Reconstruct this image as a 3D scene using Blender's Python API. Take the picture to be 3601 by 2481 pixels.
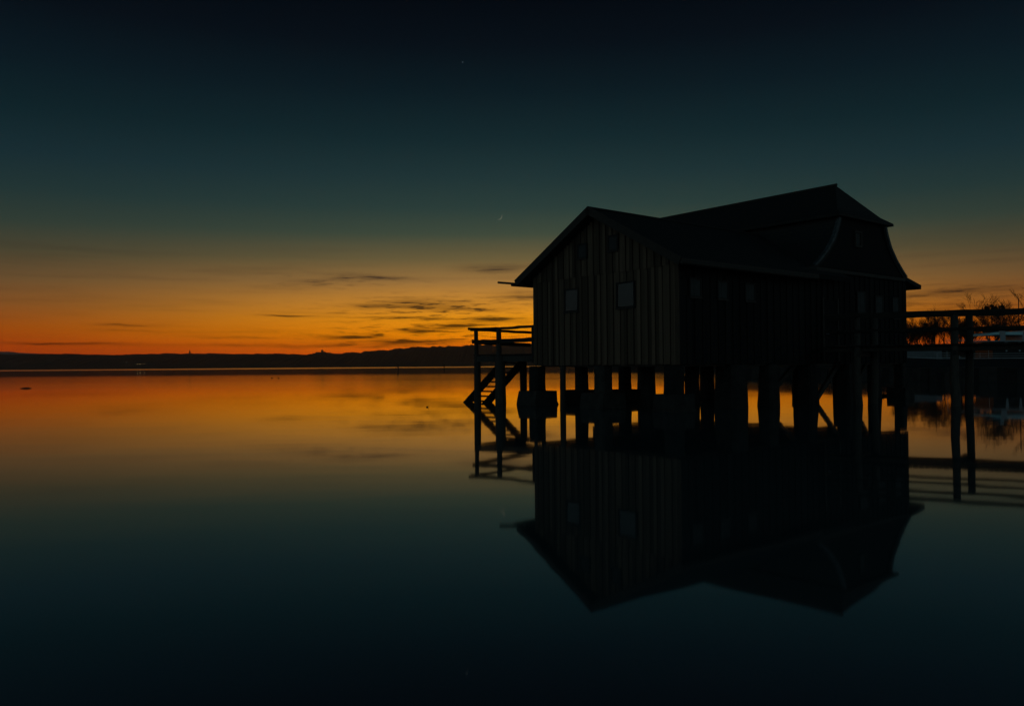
import bpy, bmesh, math, random
from mathutils import Vector, Matrix
R = math.radians
scene = bpy.context.scene
for o in list(bpy.data.objects):
    bpy.data.objects.remove(o)

# ------------------------------------------------------------------ camera
CAM_H = 1.5
cd = bpy.data.cameras.new('camera')
cam = bpy.data.objects.new('camera', cd)
scene.collection.objects.link(cam)
cam.location = (0, 0, CAM_H)
cam.rotation_euler = (Matrix.Rotation(R(90.89), 3, 'X') @ Matrix.Rotation(R(-0.45), 3, 'Z')).to_euler()   # tilted up a little, held slightly askew
cd.sensor_width = 36.0
cd.lens = 27.98
cd.clip_start = 0.1
cd.clip_end = 90000
scene.camera = cam

# ------------------------------------------------------------------ colour management / render
scene.view_settings.view_transform = 'Standard'
scene.view_settings.look = 'None'
scene.view_settings.exposure = 0.0
scene.view_settings.gamma = 1.0
scene.view_settings.use_curve_mapping = False
scene.cycles.use_denoising = True
scene.cycles.max_bounces = 4
scene.cycles.glossy_bounces = 4
scene.cycles.volume_bounces = 0
scene.cycles.sample_clamp_indirect = 2.0


def lin(c):
    out = []
    for v in c:
        v = v / 255.0
        out.append(v / 12.92 if v <= 0.04045 else ((v + 0.055) / 1.055) ** 2.4)
    return tuple(out) + (1.0,)


# ------------------------------------------------------------------ world: dusk sky
GLOW_AZ = 1.2      # degrees right of the view axis, where the sun went down
world = bpy.data.worlds.new('World')
scene.world = world
world.use_nodes = True
world.cycles.sampling_method = 'MANUAL'
world.cycles.sample_map_resolution = 512
wt = world.node_tree
for n in list(wt.nodes):
    wt.nodes.remove(n)


def wn(kind, **kw):
    n = wt.nodes.new(kind)
    for k, v in kw.items():
        setattr(n, k, v)
    return n


def wmath(op, a, b=None, c=None, clamp=False):
    n = wn('ShaderNodeMath', operation=op, use_clamp=clamp)
    for i, v in enumerate((a, b, c)):
        if v is None:
            continue
        if isinstance(v, (int, float)):
            n.inputs[i].default_value = v
        else:
            wt.links.new(v, n.inputs[i])
    return n.outputs[0]


def wsmooth(x, lo, hi):
    n = wn('ShaderNodeMapRange', interpolation_type='SMOOTHSTEP')
    wt.links.new(x, n.inputs[0])
    n.inputs[1].default_value = lo
    n.inputs[2].default_value = hi
    n.inputs[3].default_value = 0.0
    n.inputs[4].default_value = 1.0
    return n.outputs[0]


def wramp(x, stops):
    n = wn('ShaderNodeValToRGB')
    wt.links.new(x, n.inputs[0])
    cr = n.color_ramp
    cr.interpolation = 'B_SPLINE' if False else 'LINEAR'
    while len(cr.elements) < len(stops):
        cr.elements.new(0.5)
    for el, (deg, col) in zip(cr.elements, stops):
        el.position = max(0.0, min(1.0, deg / 40.0))
        el.color = lin(col)
    return n.outputs[0]


def wmix(f, a, b):
    n = wn('ShaderNodeMix', data_type='RGBA')
    if isinstance(f, (int, float)):
        n.inputs[0].default_value = f
    else:
        wt.links.new(f, n.inputs[0])
    for i, v in ((6, a), (7, b)):
        if isinstance(v, tuple):
            n.inputs[i].default_value = v
        else:
            wt.links.new(v, n.inputs[i])
    return n.outputs[2]


tc = wn('ShaderNodeTexCoord')
nv = wn('ShaderNodeVectorMath', operation='NORMALIZE')
wt.links.new(tc.outputs['Generated'], nv.inputs[0])
sx = wn('ShaderNodeSeparateXYZ')
wt.links.new(nv.outputs[0], sx.inputs[0])
EL = wmath('MULTIPLY', wmath('ARCSINE', sx.outputs[2]), 180 / math.pi)
AZ = wmath('MULTIPLY', wmath('ARCTAN2', sx.outputs[0], sx.outputs[1]), 180 / math.pi)
DA = wmath('ABSOLUTE', wmath('SUBTRACT', AZ, GLOW_AZ))
ELn = wmath('DIVIDE', wmath('MAXIMUM', EL, 0.0), 40.0)

FRONT = [(0, (218, 70, 0)), (1.0, (240, 102, 0)), (2.2, (250, 144, 0)), (3.4, (238, 150, 18)), (4.6, (210, 141, 47)),
         (6.0, (160, 118, 62)), (7.6, (108, 94, 60)), (9.4, (62, 74, 60)), (11.2, (42, 62, 58)),
         (13.4, (30, 52, 54)), (16.0, (18, 40, 45)), (19.0, (10, 27, 34)), (22.0, (6, 15, 23)),
         (25.0, (3, 8, 15)), (40, (3, 8, 14))]
SIDE = [(0, (166, 45, 0)), (1.3, (172, 62, 0)), (2.6, (158, 75, 12)), (4.0, (130, 79, 35)), (5.5, (102, 76, 46)),
        (7.2, (72, 67, 48)), (9.0, (47, 60, 52)), (11.0, (32, 52, 52)), (13.2, (22, 44, 50)),
        (16.0, (13, 34, 40)), (19.0, (9, 24, 32)), (22.0, (6, 14, 22)), (25.0, (3, 8, 15)), (40, (3, 8, 14))]
BACK = [(0, (84, 88, 86)), (4, (94, 108, 108)), (9, (92, 114, 118)), (14, (76, 102, 108)), (20, (54, 80, 88)),
        (27, (33, 56, 66)), (34, (15, 29, 38)), (40, (4, 9, 16))]
g1 = wmath('SUBTRACT', 1.0, wsmooth(DA, 0.0, 38.0))
g2 = wsmooth(DA, 36.0, 88.0)
sky = wmix(g1, wramp(ELn, SIDE), wramp(ELn, FRONT))
sky = wmix(g2, sky, wramp(ELn, BACK))

# streaky clouds lit from below the horizon, drawn on the sky dome in azimuth / elevation
cc = wn('ShaderNodeCombineXYZ')
wt.links.new(AZ, cc.inputs[0])
wt.links.new(EL, cc.inputs[1])


def wnoise(vec, scale, mapscale, detail=4.0, rough=0.55):
    m = wn('ShaderNodeVectorMath', operation='MULTIPLY')
    wt.links.new(vec, m.inputs[0])
    m.inputs[1].default_value = mapscale
    n = wn('ShaderNodeTexNoise')
    n.inputs['Scale'].default_value = scale
    n.inputs['Detail'].default_value = detail
    n.inputs['Roughness'].default_value = rough
    wt.links.new(m.outputs[0], n.inputs['Vector'])
    return n


warp = wnoise(cc.outputs[0], 1.0, (0.33, 1.5, 1.0), 4.0, 0.6)
wv = wn('ShaderNodeVectorMath', operation='MULTIPLY_ADD')
wt.links.new(warp.outputs['Color'], wv.inputs[0])
wv.inputs[1].default_value = (3.0, 0.55, 0.0)
wv.inputs[2].default_value = (-1.5, -0.275, 0.0)
cv = wn('ShaderNodeVectorMath', operation='ADD')
wt.links.new(cc.outputs[0], cv.inputs[0])
wt.links.new(wv.outputs[0], cv.inputs[1])
streak = wnoise(cc.outputs[0], 1.0, (0.16, 3.2, 1.0), 6.0, 0.62)
# azimuth, elevation, half width, half height (degrees), density
CLOUDS = [
    (-1.1, 6.95, 1.9, .26, .80), (-10.6, 6.2, 2.2, .17, .75), (-14.6, 5.75, 2.4, .20, .42),
    (1.2, 4.95, 1.7, .36, .85), (-6.2, 4.4, 3.6, .30, .55), (-4.0, 3.98, 2.8, .13, .8),
    (-9.4, 4.15, 2.6, .22, .40), (-16.0, 3.42, 1.5, .08, .80), (-7.0, 3.36, 4.0, .09, .95),
    (-1.5, 3.25, 1.9, .20, 1.15), (-4.1, 2.80, 1.5, .20, 1.25), (-6.7, 2.45, 1.1, .20, 1.25),
    (-10.9, 2.02, 2.2, .16, 1.05), (-8.6, 1.62, 2.8, .20, .95), (-25.6, 2.6, 2.0, .09, .6),
    (-24.4, 2.22, 2.6, .08, .5), (-22.6, 3.6, 1.4, .07, .4), (-30.0, 1.32, 4.2, .10, .8),
    (-19.4, 1.88, 2.4, .07, .5), (-5.0, 1.78, 2.0, .13, .9), (29.0, 4.62, 3.4, .18, .75),
    (31.0, 3.72, 2.2, .09, .75), (27.6, 3.95, 2.0, .09, .7), (-15, 1.36, 7.5, .13, .65),
    (8.0, 4.4, 4.0, .3, .6), (15.0, 2.2, 5.0, .25, .6), (-42.0, 2.8, 6.0, .2, .6), (44.0, 3.2, 7.0, .25, .6)]
total = None
for (ca, ce, hw, hh, dens) in CLOUDS:
    d = wn('ShaderNodeVectorMath', operation='MULTIPLY_ADD')
    wt.links.new(cv.outputs[0], d.inputs[0])
    d.inputs[1].default_value = (1.0 / hw, 1.0 / hh, 0)
    d.inputs[2].default_value = (-ca / hw, -(ce - .45 * math.tan(R(ca))) / hh, 0)
    q = wn('ShaderNodeVectorMath', operation='DOT_PRODUCT')
    wt.links.new(d.outputs[0], q.inputs[0])
    wt.links.new(d.outputs[0], q.inputs[1])
    e = wmath('POWER', 0.4, q.outputs['Value'])
    total = wmath('MULTIPLY', e, dens) if total is None else wmath('MULTIPLY_ADD', e, dens, total)
sf = wsmooth(streak.outputs['Fac'], 0.34, 0.66)
cl = wmath('MULTIPLY', total, wmath('MULTIPLY_ADD', sf, 0.95, 0.25), clamp=True)
# torn wisps around the glow
torn = wnoise(cc.outputs[0], 1.0, (0.55, 4.6, 1.0), 5.0, 0.66)
tf = wsmooth(torn.outputs['Fac'], 0.49, 0.68)
for (ca, ce, hw, hh, dens) in ((-5.5, 4.0, 6.5, .85, .95), (-6.5, 2.1, 7.5, .75, 1.1), (-12.0, 5.9, 5.0, .5, .5), (29.0, 4.2, 6.0, .8, .5)):
    d = wn('ShaderNodeVectorMath', operation='MULTIPLY_ADD')
    wt.links.new(cc.outputs[0], d.inputs[0])
    d.inputs[1].default_value = (1.0 / hw, 1.0 / hh, 0)
    d.inputs[2].default_value = (-ca / hw, -(ce - .45 * math.tan(R(ca))) / hh, 0)
    q = wn('ShaderNodeVectorMath', operation='DOT_PRODUCT')
    wt.links.new(d.outputs[0], q.inputs[0])
    wt.links.new(d.outputs[0], q.inputs[1])
    cl = wmath('ADD', cl, wmath('MULTIPLY', wmath('MULTIPLY', wmath('POWER', 0.4, q.outputs['Value']), dens), tf), clamp=True)
# thin veil everywhere low in the west
veil = wnoise(cc.outputs[0], 1.0, (0.09, 1.5, 1.0), 5.0, 0.6)
vf = wmath('MULTIPLY', wsmooth(veil.outputs['Fac'], 0.45, 0.75), 0.20)
vf = wmath('MULTIPLY', vf, wmath('MULTIPLY', wsmooth(EL, 0.8, 2.2), wmath('SUBTRACT', 1.0, wsmooth(EL, 6.5, 9.5))))
cl = wmath('ADD', cl, vf, clamp=True)
cloudcol = wn('ShaderNodeMix', data_type='RGBA', blend_type='MULTIPLY')
cloudcol.inputs[0].default_value = 1.0
wt.links.new(sky, cloudcol.inputs[6])
cloudcol.inputs[7].default_value = (0.13, 0.14, 0.34, 1)
sky = wmix(cl, sky, cloudcol.outputs[2])
# physical twilight sky underneath, sun a few degrees below the horizon
nish = wn('ShaderNodeTexSky', sky_type='NISHITA')
nish.sun_disc = False
nish.sun_elevation = R(-3.0)
nish.sun_rotation = R(GLOW_AZ)
bg = wn('ShaderNodeBackground')
wt.links.new(sky, bg.inputs[0])
bg.inputs[1].default_value = 1.0
bg2 = wn('ShaderNodeBackground')
wt.links.new(nish.outputs[0], bg2.inputs[0])
bg2.inputs[1].default_value = 0.0015
ad = wn('ShaderNodeAddShader')
wt.links.new(bg.outputs[0], ad.inputs[0])
wt.links.new(bg2.outputs[0], ad.inputs[1])
wo = wn('ShaderNodeOutputWorld')
wt.links.new(ad.outputs[0], wo.inputs[0])

# the sun itself has set: it shines from just under the horizon
sl = bpy.data.lights.new('sun', 'SUN')
sl.energy = 0.5
sl.angle = R(0.5)
sl.color = (1.0, 0.62, 0.35)
sun = bpy.data.objects.new('sun', sl)
scene.collection.objects.link(sun)
sun.rotation_euler = Vector((math.sin(R(GLOW_AZ)), math.cos(R(GLOW_AZ)), math.tan(R(-3.0)))).to_track_quat('Z', 'Y').to_euler()


# ------------------------------------------------------------------ helpers
def link(o, parent=None):
    scene.collection.objects.link(o)
    if parent is not None:
        o.parent = parent
    return o


def mesh(name, verts, faces, mat, smooth=False):
    me = bpy.data.meshes.new(name)
    me.from_pydata([tuple(v) for v in verts], [], faces)
    me.update()
    bm = bmesh.new()
    bm.from_mesh(me)
    bmesh.ops.recalc_face_normals(bm, faces=bm.faces)
    bm.to_mesh(me)
    bm.free()
    if smooth:
        me.polygons.foreach_set('use_smooth', [True] * len(me.polygons))
    if mat is not None:
        me.materials.append(mat)
    return me


def obj(name, verts, faces, mat, parent=None, smooth=False):
    return link(bpy.data.objects.new(name, mesh(name, verts, faces, mat, smooth)), parent)


def obj_me(name, me, parent=None, loc=(0, 0, 0), rot=(0, 0, 0), scale=(1, 1, 1)):
    o = bpy.data.objects.new(name, me)
    o.location, o.rotation_euler, o.scale = loc, rot, scale
    return link(o, parent)


def empty(name, loc=(0, 0, 0), rz=0.0):
    o = bpy.data.objects.new(name, None)
    o.location = loc
    o.rotation_euler = (0, 0, rz)
    o.empty_display_size = 0.3
    return link(o)


def tag(o, label, cat, group=None):
    o['label'] = label
    o['category'] = cat
    if group:
        o['group'] = group
    return o


class MB:
    def __init__(self):
        self.v, self.f = [], []

    def add(self, vs, fs):
        b = len(self.v)
        self.v += [tuple(p) for p in vs]
        self.f += [tuple(i + b for i in f) for f in fs]
        return self

    def box(self, x0, x1, y0, y1, z0, z1):
        vs = [(x, y, z) for z in (z0, z1) for (x, y) in ((x0, y0), (x1, y0), (x1, y1), (x0, y1))]
        return self.add(vs, [(0, 3, 2, 1), (4, 5, 6, 7), (0, 1, 5, 4), (1, 2, 6, 5), (2, 3, 7, 6), (3, 0, 4, 7)])

    def tube(self, pts, rads, n=8, caps=True):
        pts = [Vector(p) for p in pts]
        vs, fs = [], []
        for i, p in enumerate(pts):
            a = pts[max(i - 1, 0)]
            b = pts[min(i + 1, len(pts) - 1)]
            d = (b - a).normalized()
            s = d.cross(Vector((0, 0, 1)) if abs(d.z) < 0.9 else Vector((1, 0, 0))).normalized()
            u = s.cross(d)
            r = rads[i] if isinstance(rads, (list, tuple)) else rads
            for k in range(n):
                an = 2 * math.pi * (k + .5) / n
                vs.append(p + s * (r * math.cos(an)) + u * (r * math.sin(an)))
        for i in range(len(pts) - 1):
            for k in range(n):
                fs.append((i * n + k, i * n + (k + 1) % n, (i + 1) * n + (k + 1) % n, (i + 1) * n + k))
        if caps:
            fs.append(tuple(range(n - 1, -1, -1)))
            fs.append(tuple((len(pts) - 1) * n + k for k in range(n)))
        return self.add(vs, fs)

    def bar(self, a, b, w, h):
        """rectangular timber from a to b, w across (horizontal), h tall"""
        a, b = Vector(a), Vector(b)
        d = (b - a).normalized()
        s = d.cross(Vector((0, 0, 1)))
        s = s.normalized() if s.length > 1e-4 else Vector((1, 0, 0))
        u = s.cross(d).normalized()
        vs = []
        for p in (a, b):
            for (i, j) in ((-1, -1), (1, -1), (1, 1), (-1, 1)):
                vs.append(p + s * (i * w / 2) + u * (j * h / 2))
        return self.add(vs, [(0, 1, 2, 3), (7, 6, 5, 4), (0, 4, 5, 1), (1, 5, 6, 2), (2, 6, 7, 3), (3, 7, 4, 0)])

    def rail(self, a, b, w, h, rn, n=7, amp=.012):
        """a slightly bowed and uneven timber rail"""
        a, b = Vector(a), Vector(b)
        d = (b - a).normalized()
        s = d.cross(Vector((0, 0, 1))).normalized()
        vs, fs = [], []
        for i in range(n + 1):
            p = a.lerp(b, i / n) + Vector((0, 0, rn.uniform(-amp, amp))) + s * rn.uniform(-amp, amp)
            k = 1 + rn.uniform(-.08, .08)
            for (x, z) in ((-1, -1), (1, -1), (1, 1), (-1, 1)):
                vs.append(p + s * (x * w / 2) + Vector((0, 0, z * h / 2 * k)))
        for i in range(n):
            for q in range(4):
                fs.append((i * 4 + q, i * 4 + (q + 1) % 4, i * 4 + 4 + (q + 1) % 4, i * 4 + 4 + q))
        fs += [(0, 1, 2, 3), (n * 4 + 3, n * 4 + 2, n * 4 + 1, n * 4)]
        return self.add(vs, fs)

    def prism(self, poly, axis, lo, hi):
        """extrude a 2-D convex polygon; axis 'x': poly in (y,z), 'y': poly in (x,z)"""
        n = len(poly)
        vs = []
        for k in (lo, hi):
            for (a, b) in poly:
                vs.append((k, a, b) if axis == 'x' else (a, k, b))
        fs = [tuple(range(n)), tuple(range(2 * n - 1, n - 1, -1))]
        for i in range(n):
            j = (i + 1) % n
            fs.append((i, j, j + n, i + n))
        return self.add(vs, fs)

    def build(self, name, mat, parent=None, smooth=False):
        return obj(name, self.v, self.f, mat, parent, smooth)

    def data(self, name, mat, smooth=False):
        return mesh(name, self.v, self.f, mat, smooth)


def material(name, col, rough=0.8, metal=0.0, var=0.25, scale=6.0, stretch=(1, 1, 1), bump=0.0, island=False, spec=0.3, coords='Object'):
    m = bpy.data.materials.new(name)
    m.use_nodes = True
    t = m.node_tree
    p = t.nodes['Principled BSDF']
    p.inputs['Roughness'].default_value = rough
    p.inputs['Metallic'].default_value = metal
    p.inputs['Specular IOR Level'].default_value = spec
    c = t.nodes.new('ShaderNodeTexCoord')
    mp = t.nodes.new('ShaderNodeMapping')
    mp.inputs['Scale'].default_value = stretch
    t.links.new(c.outputs[coords], mp.inputs[0])
    nz = t.nodes.new('ShaderNodeTexNoise')
    nz.inputs['Scale'].default_value = scale
    nz.inputs['Detail'].default_value = 6
    nz.inputs['Roughness'].default_value = 0.65
    vec = mp.outputs[0]
    oi = t.nodes.new('ShaderNodeObjectInfo')
    if island:
        av = t.nodes.new('ShaderNodeVectorMath')
        av.operation = 'MULTIPLY_ADD'
        t.links.new(oi.outputs['Random'], av.inputs[0])
        av.inputs[1].default_value = (37, 53, 71)
        t.links.new(vec, av.inputs[2])
        vec = av.outputs[0]
    t.links.new(vec, nz.inputs['Vector'])
    mr = t.nodes.new('ShaderNodeMapRange')
    t.links.new(nz.outputs['Fac'], mr.inputs[0])
    mr.inputs[1].default_value = 0.28
    mr.inputs[2].default_value = 0.72
    mr.inputs[3].default_value = 1 - var
    mr.inputs[4].default_value = 1 + var
    val = mr.outputs[0]
    if island:
        mr2 = t.nodes.new('ShaderNodeMapRange')
        t.links.new(oi.outputs['Random'], mr2.inputs[0])
        mr2.inputs[3].default_value = 0.5
        mr2.inputs[4].default_value = 1.4
        mu = t.nodes.new('ShaderNodeMath')
        mu.operation = 'MULTIPLY'
        t.links.new(val, mu.inputs[0])
        t.links.new(mr2.outputs[0], mu.inputs[1])
        val = mu.outputs[0]
    vm = t.nodes.new('ShaderNodeVectorMath')
    vm.operation = 'SCALE'
    vm.inputs[0].default_value = col[:3]
    t.links.new(val, vm.inputs['Scale'])
    t.links.new(vm.outputs[0], p.inputs['Base Color'])
    if bump:
        b = t.nodes.new('ShaderNodeBump')
        b.inputs['Strength'].default_value = bump
        b.inputs['Distance'].default_value = 0.02
        t.links.new(nz.outputs['Fac'], b.inputs['Height'])
        t.links.new(b.outputs[0], p.inputs['Normal'])
    return m


def emit(name, col, strength):
    m = bpy.data.materials.new(name)
    m.use_nodes = True
    t = m.node_tree
    for n in list(t.nodes):
        t.nodes.remove(n)
    e = t.nodes.new('ShaderNodeEmission')
    e.inputs[0].default_value = col + (1.0,)
    e.inputs[1].default_value = strength
    o = t.nodes.new('ShaderNodeOutputMaterial')
    t.links.new(e.outputs[0], o.inputs[0])
    return m


M = {
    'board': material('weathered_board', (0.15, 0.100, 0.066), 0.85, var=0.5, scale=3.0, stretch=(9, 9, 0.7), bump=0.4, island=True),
    'wall': material('dark_board_wall', (0.05, 0.04, 0.034), 0.9, var=0.3, scale=3.0, stretch=(6, 6, .5), bump=0.3),
    'sideboard': material('shaded_side_board', (0.014, 0.012, 0.011), 0.9, var=0.4, scale=3.0, stretch=(9, 9, .7), bump=0.4, island=True),  # side boards darkened: the wall's shade is put into their colour
    'roof': material('roof_shingle', (0.024, 0.026, 0.025), 0.75, var=0.4, scale=5.0, stretch=(1, 1, 3), bump=0.5),
    'trim': material('dark_trim', (0.05, 0.042, 0.035), 0.75, var=0.3, scale=8, bump=0.2),
    'frame': material('dark_window_frame', (0.02, 0.018, 0.016), 0.7, var=0.3, scale=8),
    'flash': material('zinc_flashing', (0.075, 0.09, 0.095), 0.65, metal=0.1, var=0.6, scale=7),
    'pile': material('wet_timber', (0.055, 0.046, 0.038), 0.7, var=0.4, scale=5, stretch=(4, 4, .6), bump=0.6, island=True),
    'concrete': material('stained_concrete', (0.036, 0.034, 0.030), 0.9, var=0.5, scale=3, bump=0.5, island=True),
    'deck': material('deck_timber', (0.034, 0.028, 0.022), 0.85, var=0.4, scale=5, stretch=(1, 6, 6), bump=0.4, island=True),
    'blind': material('pale_blind', (0.66, 0.88, 0.92), 0.8, var=0.12, scale=4, stretch=(1, 9, .6)),
    'dim_infill': material('dim_window_infill', (0.06, 0.062, 0.06), 0.85, var=0.3, scale=6),
    'dimblind': material('grey_curtain', (0.045, 0.048, 0.048), 0.85, var=0.3, scale=5),
    'hull': material('dark_hull_paint', (0.012, 0.014, 0.017), 0.6, var=0.3, scale=1.5),
    'white': material('white_boat_paint', (0.34, 0.37, 0.39), 0.45, var=0.12, scale=2),
    'dullwhite': material('dull_grey_paint', (0.19, 0.21, 0.225), 0.6, var=0.25, scale=2),
    'canvas': material('pale_blue_tarpaulin', (0.52, 0.84, 0.88), 0.6, var=0.12, scale=2),
    'dark': material('dark_opening', (0.012, 0.012, 0.013), 0.5, var=0.2),
    'bark': material('bare_bark', (0.045, 0.034, 0.024), 0.9, var=0.3, scale=4),
    'twig': material('bare_twig', (0.075, 0.05, 0.03), 0.9, var=0.3, scale=2),
    'mistle': material('mistletoe_leaf', (0.03, 0.035, 0.015), 0.9, var=0.3, scale=6),
    'reed': material('dry_reed', (0.16, 0.11, 0.05), 0.9, var=0.4, scale=1.5),
    'earth': material('dark_shore_earth', (0.04, 0.034, 0.026), 0.95, var=0.4, scale=.4, bump=0.5),
    'hill': material('wooded_hill', (0.045, 0.042, 0.034), 1.0, var=0.4, scale=.02),
    'mount': material('snowy_mountain', (0.30, 0.30, 0.34), 1.0, var=0.4, scale=.002),
    'stone': material('far_masonry', (0.12, 0.10, 0.085), 0.9, var=0.2, scale=.2),
    'stonecoping': material('wet_stone', (0.035, 0.033, 0.03), 0.85, var=0.5, scale=1.5, bump=0.6, island=True),
    'feather': material('duck_feather', (0.05, 0.04, 0.03), 0.8, var=0.4, scale=12),
    'steel': material('galvanised_steel', (0.35, 0.36, 0.37), 0.5, metal=0.6, var=0.2),
}

# courses of shingles: relief on the roof material
_rt = M['roof'].node_tree
_b = next(n for n in _rt.nodes if n.type == 'BUMP')
_c = next(n for n in _rt.nodes if n.type == 'TEX_COORD')
_w = _rt.nodes.new('ShaderNodeTexWave')
_w.bands_direction = 'Z'
_w.wave_profile = 'SAW'
_w.inputs['Scale'].default_value = 2.1
_w.inputs['Distortion'].default_value = 0.5
_w.inputs['Detail'].default_value = 2.0
_rt.links.new(_c.outputs['Object'], _w.inputs['Vector'])
_b2 = _rt.nodes.new('ShaderNodeBump')
_b2.inputs['Strength'].default_value = 0.9
_b2.inputs['Distance'].default_value = 0.03
_rt.links.new(_w.outputs['Fac'], _b2.inputs['Height'])
_rt.links.new(_b.outputs[0], _b2.inputs['Normal'])
_rt.links.new(_b2.outputs[0], next(n for n in _rt.nodes if n.type == 'BSDF_PRINCIPLED').inputs['Normal'])

# glass: thin pane, lets the blind behind it through
gm = bpy.data.materials.new('window_glass')
gm.use_nodes = True
gt = gm.node_tree
for n in list(gt.nodes):
    gt.nodes.remove(n)
_tr = gt.nodes.new('ShaderNodeBsdfTransparent')
_gl = gt.nodes.new('ShaderNodeBsdfGlossy')
_gl.inputs['Roughness'].default_value = 0.03
_fr = gt.nodes.new('ShaderNodeFresnel')
_fr.inputs[0].default_value = 1.5
_mx = gt.nodes.new('ShaderNodeMixShader')
_go = gt.nodes.new('ShaderNodeOutputMaterial')
gt.links.new(_fr.outputs[0], _mx.inputs[0])
gt.links.new(_tr.outputs[0], _mx.inputs[1])
gt.links.new(_gl.outputs[0], _mx.inputs[2])
gt.links.new(_mx.outputs[0], _go.inputs[0])
M['glass'] = gm

# ------------------------------------------------------------------ lake
wm = bpy.data.materials.new('lake_water')
wm.use_nodes = True
t = wm.node_tree
p = t.nodes['Principled BSDF']
p.inputs['Base Color'].default_value = (0.055, 0.092, 0.096, 1)
p.inputs['IOR'].default_value = 3.0
geo = t.nodes.new('ShaderNodeNewGeometry')
sp = t.nodes.new('ShaderNodeSeparateXYZ')
t.links.new(geo.outputs['Position'], sp.inputs[0])


def tmr(x, a, b, c, d, smooth=True):
    n = t.nodes.new('ShaderNodeMapRange')
    if smooth:
        n.interpolation_type = 'SMOOTHSTEP'
    t.links.new(x, n.inputs[0])
    for i, v in enumerate((a, b, c, d)):
        if isinstance(v, (int, float)):
            n.inputs[i + 1].default_value = v
        else:
            t.links.new(v, n.inputs[i + 1])
    return n.outputs[0]


def tm(op, a, b):
    n = t.nodes.new('ShaderNodeMath')
    n.operation = op
    for i, v in enumerate((a, b)):
        if isinstance(v, (int, float)):
            n.inputs[i].default_value = v
        else:
            t.links.new(v, n.inputs[i])
    return n.outputs[0]


# calm by the boathouse, a belt ruffled by light wind beyond it, calm again, then a wind streak near the far shore
far = tm('MULTIPLY', tmr(sp.outputs[1], 40.0, 66.0, 0.0, 1.0), tm('SUBTRACT', 1.0, tmr(sp.outputs[1], 100.0, 190.0, 0.0, 1.0)))
nz = t.nodes.new('ShaderNodeTexNoise')
mp = t.nodes.new('ShaderNodeMapping')
mp.inputs['Scale'].default_value = (0.0012, 0.012, 1)
t.links.new(geo.outputs['Position'], mp.inputs[0])
t.links.new(mp.outputs[0], nz.inputs['Vector'])
nz.inputs['Scale'].default_value = 1.0
nz.inputs['Detail'].default_value = 3
streak_w = tmr(nz.outputs['Fac'], 0.40, 0.66, 0.0, 1.0)
band = tm('MULTIPLY', tmr(sp.outputs[1], 560.0, 760.0, 0.0, 1.0), tm('SUBTRACT', 1.0, tmr(sp.outputs[1], 1300.0, 2000.0, 0.0, 1.0)))
r1 = tm('ADD', 0.035, tm('MULTIPLY', far, tm('ADD', 0.032, tm('MULTIPLY', streak_w, 0.03))))
r1 = tm('ADD', r1, tm('MULTIPLY', band, 0.12))
t.links.new(r1, p.inputs['Roughness'])
# slow swell that makes reflected edges waver a little, only where waves can be resolved
sw = t.nodes.new('ShaderNodeTexNoise')
mp2 = t.nodes.new('ShaderNodeMapping')
mp2.inputs['Scale'].default_value = (0.22, 0.55, 1)
t.links.new(geo.outputs['Position'], mp2.inputs[0])
t.links.new(mp2.outputs[0], sw.inputs['Vector'])
sw.inputs['Scale'].default_value = 1.0
sw.inputs['Detail'].default_value = 2
bp = t.nodes.new('ShaderNodeBump')
bp.inputs['Distance'].default_value = 0.012
t.links.new(tmr(sp.outputs[1], 25.0, 160.0, 0.2, 0.0), bp.inputs['Strength'])
t.links.new(sw.outputs['Fac'], bp.inputs['Height'])
t.links.new(bp.outputs[0], p.inputs['Normal'])
S = 40000
lake = obj('lake_water', [(-S, -S, 0), (S, -S, 0), (S, S, 0), (-S, S, 0)], [(0, 1, 2, 3)], wm)
lake['kind'] = 'structure'

# ------------------------------------------------------------------ far shore hills
F = 1800.0


def interp(tab, x):
    for (x0, y0), (x1, y1) in zip(tab, tab[1:]):
        if x0 <= x <= x1:
            k = (x - x0) / (x1 - x0)
            return y0 + (y1 - y0) * k
    return tab[0][1] if x < tab[0][0] else tab[-1][1]


# crest height in metres against position along the far shore (shore 3.2 km away)
HD = 3200.0
crest = [(-6000, 52), (-3200, 49), (-2060, 51), (-1800, 50), (-1470, 56), (-1290, 50), (-1200, 51.5), (-1060, 55), (-955, 48),
         (-900, 50), (-850, 58), (-775, 54), (-700, 60), (-580, 69), (-455, 78), (-350, 87), (-180, 91), (0, 96),
         (300, 100), (700, 92), (1100, 76), (1500, 60), (2000, 50), (3000, 46), (7000, 50)]
rnd = random.Random(5)
NX = 1500
vs, fs = [], []
phase = [rnd.uniform(0, 6.28) for _ in range(14)]
rows = [(0.0, 0.0), (30, .10), (110, .34), (240, .72), (400, 1.0), (520, 1.0), (900, .7), (2500, .4)]
jit = 0.0
for i in range(NX + 1):
    x = -5000 + 10500 * i / NX
    h = interp(crest, x) - .0079 * x
    jit = 0.55 * jit + rnd.uniform(-1, 1) * (3.2 if x > -1000 else 1.8)
    h += jit + 1.2 * math.sin(x / 61 + phase[0]) + 1.4 * math.sin(x / 143 + phase[1])
    sh = 40 * math.sin(x / 700 + phase[2]) + 12 * math.sin(x / 140 + phase[3])
    for j, (dy, k) in enumerate(rows):
        vs.append((x, HD + sh + dy, -0.5 if j == 0 else h * k + (rnd.uniform(-1.2, 1.2) if 0 < j < 4 else 0)))
nr = len(rows)
for i in range(NX):
    for j in range(nr - 1):
        fs.append((i * nr + j, (i + 1) * nr + j, (i + 1) * nr + j + 1, i * nr + j + 1))
hills = obj('hills', vs, fs, M['hill'])
hills['kind'] = 'structure'

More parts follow.
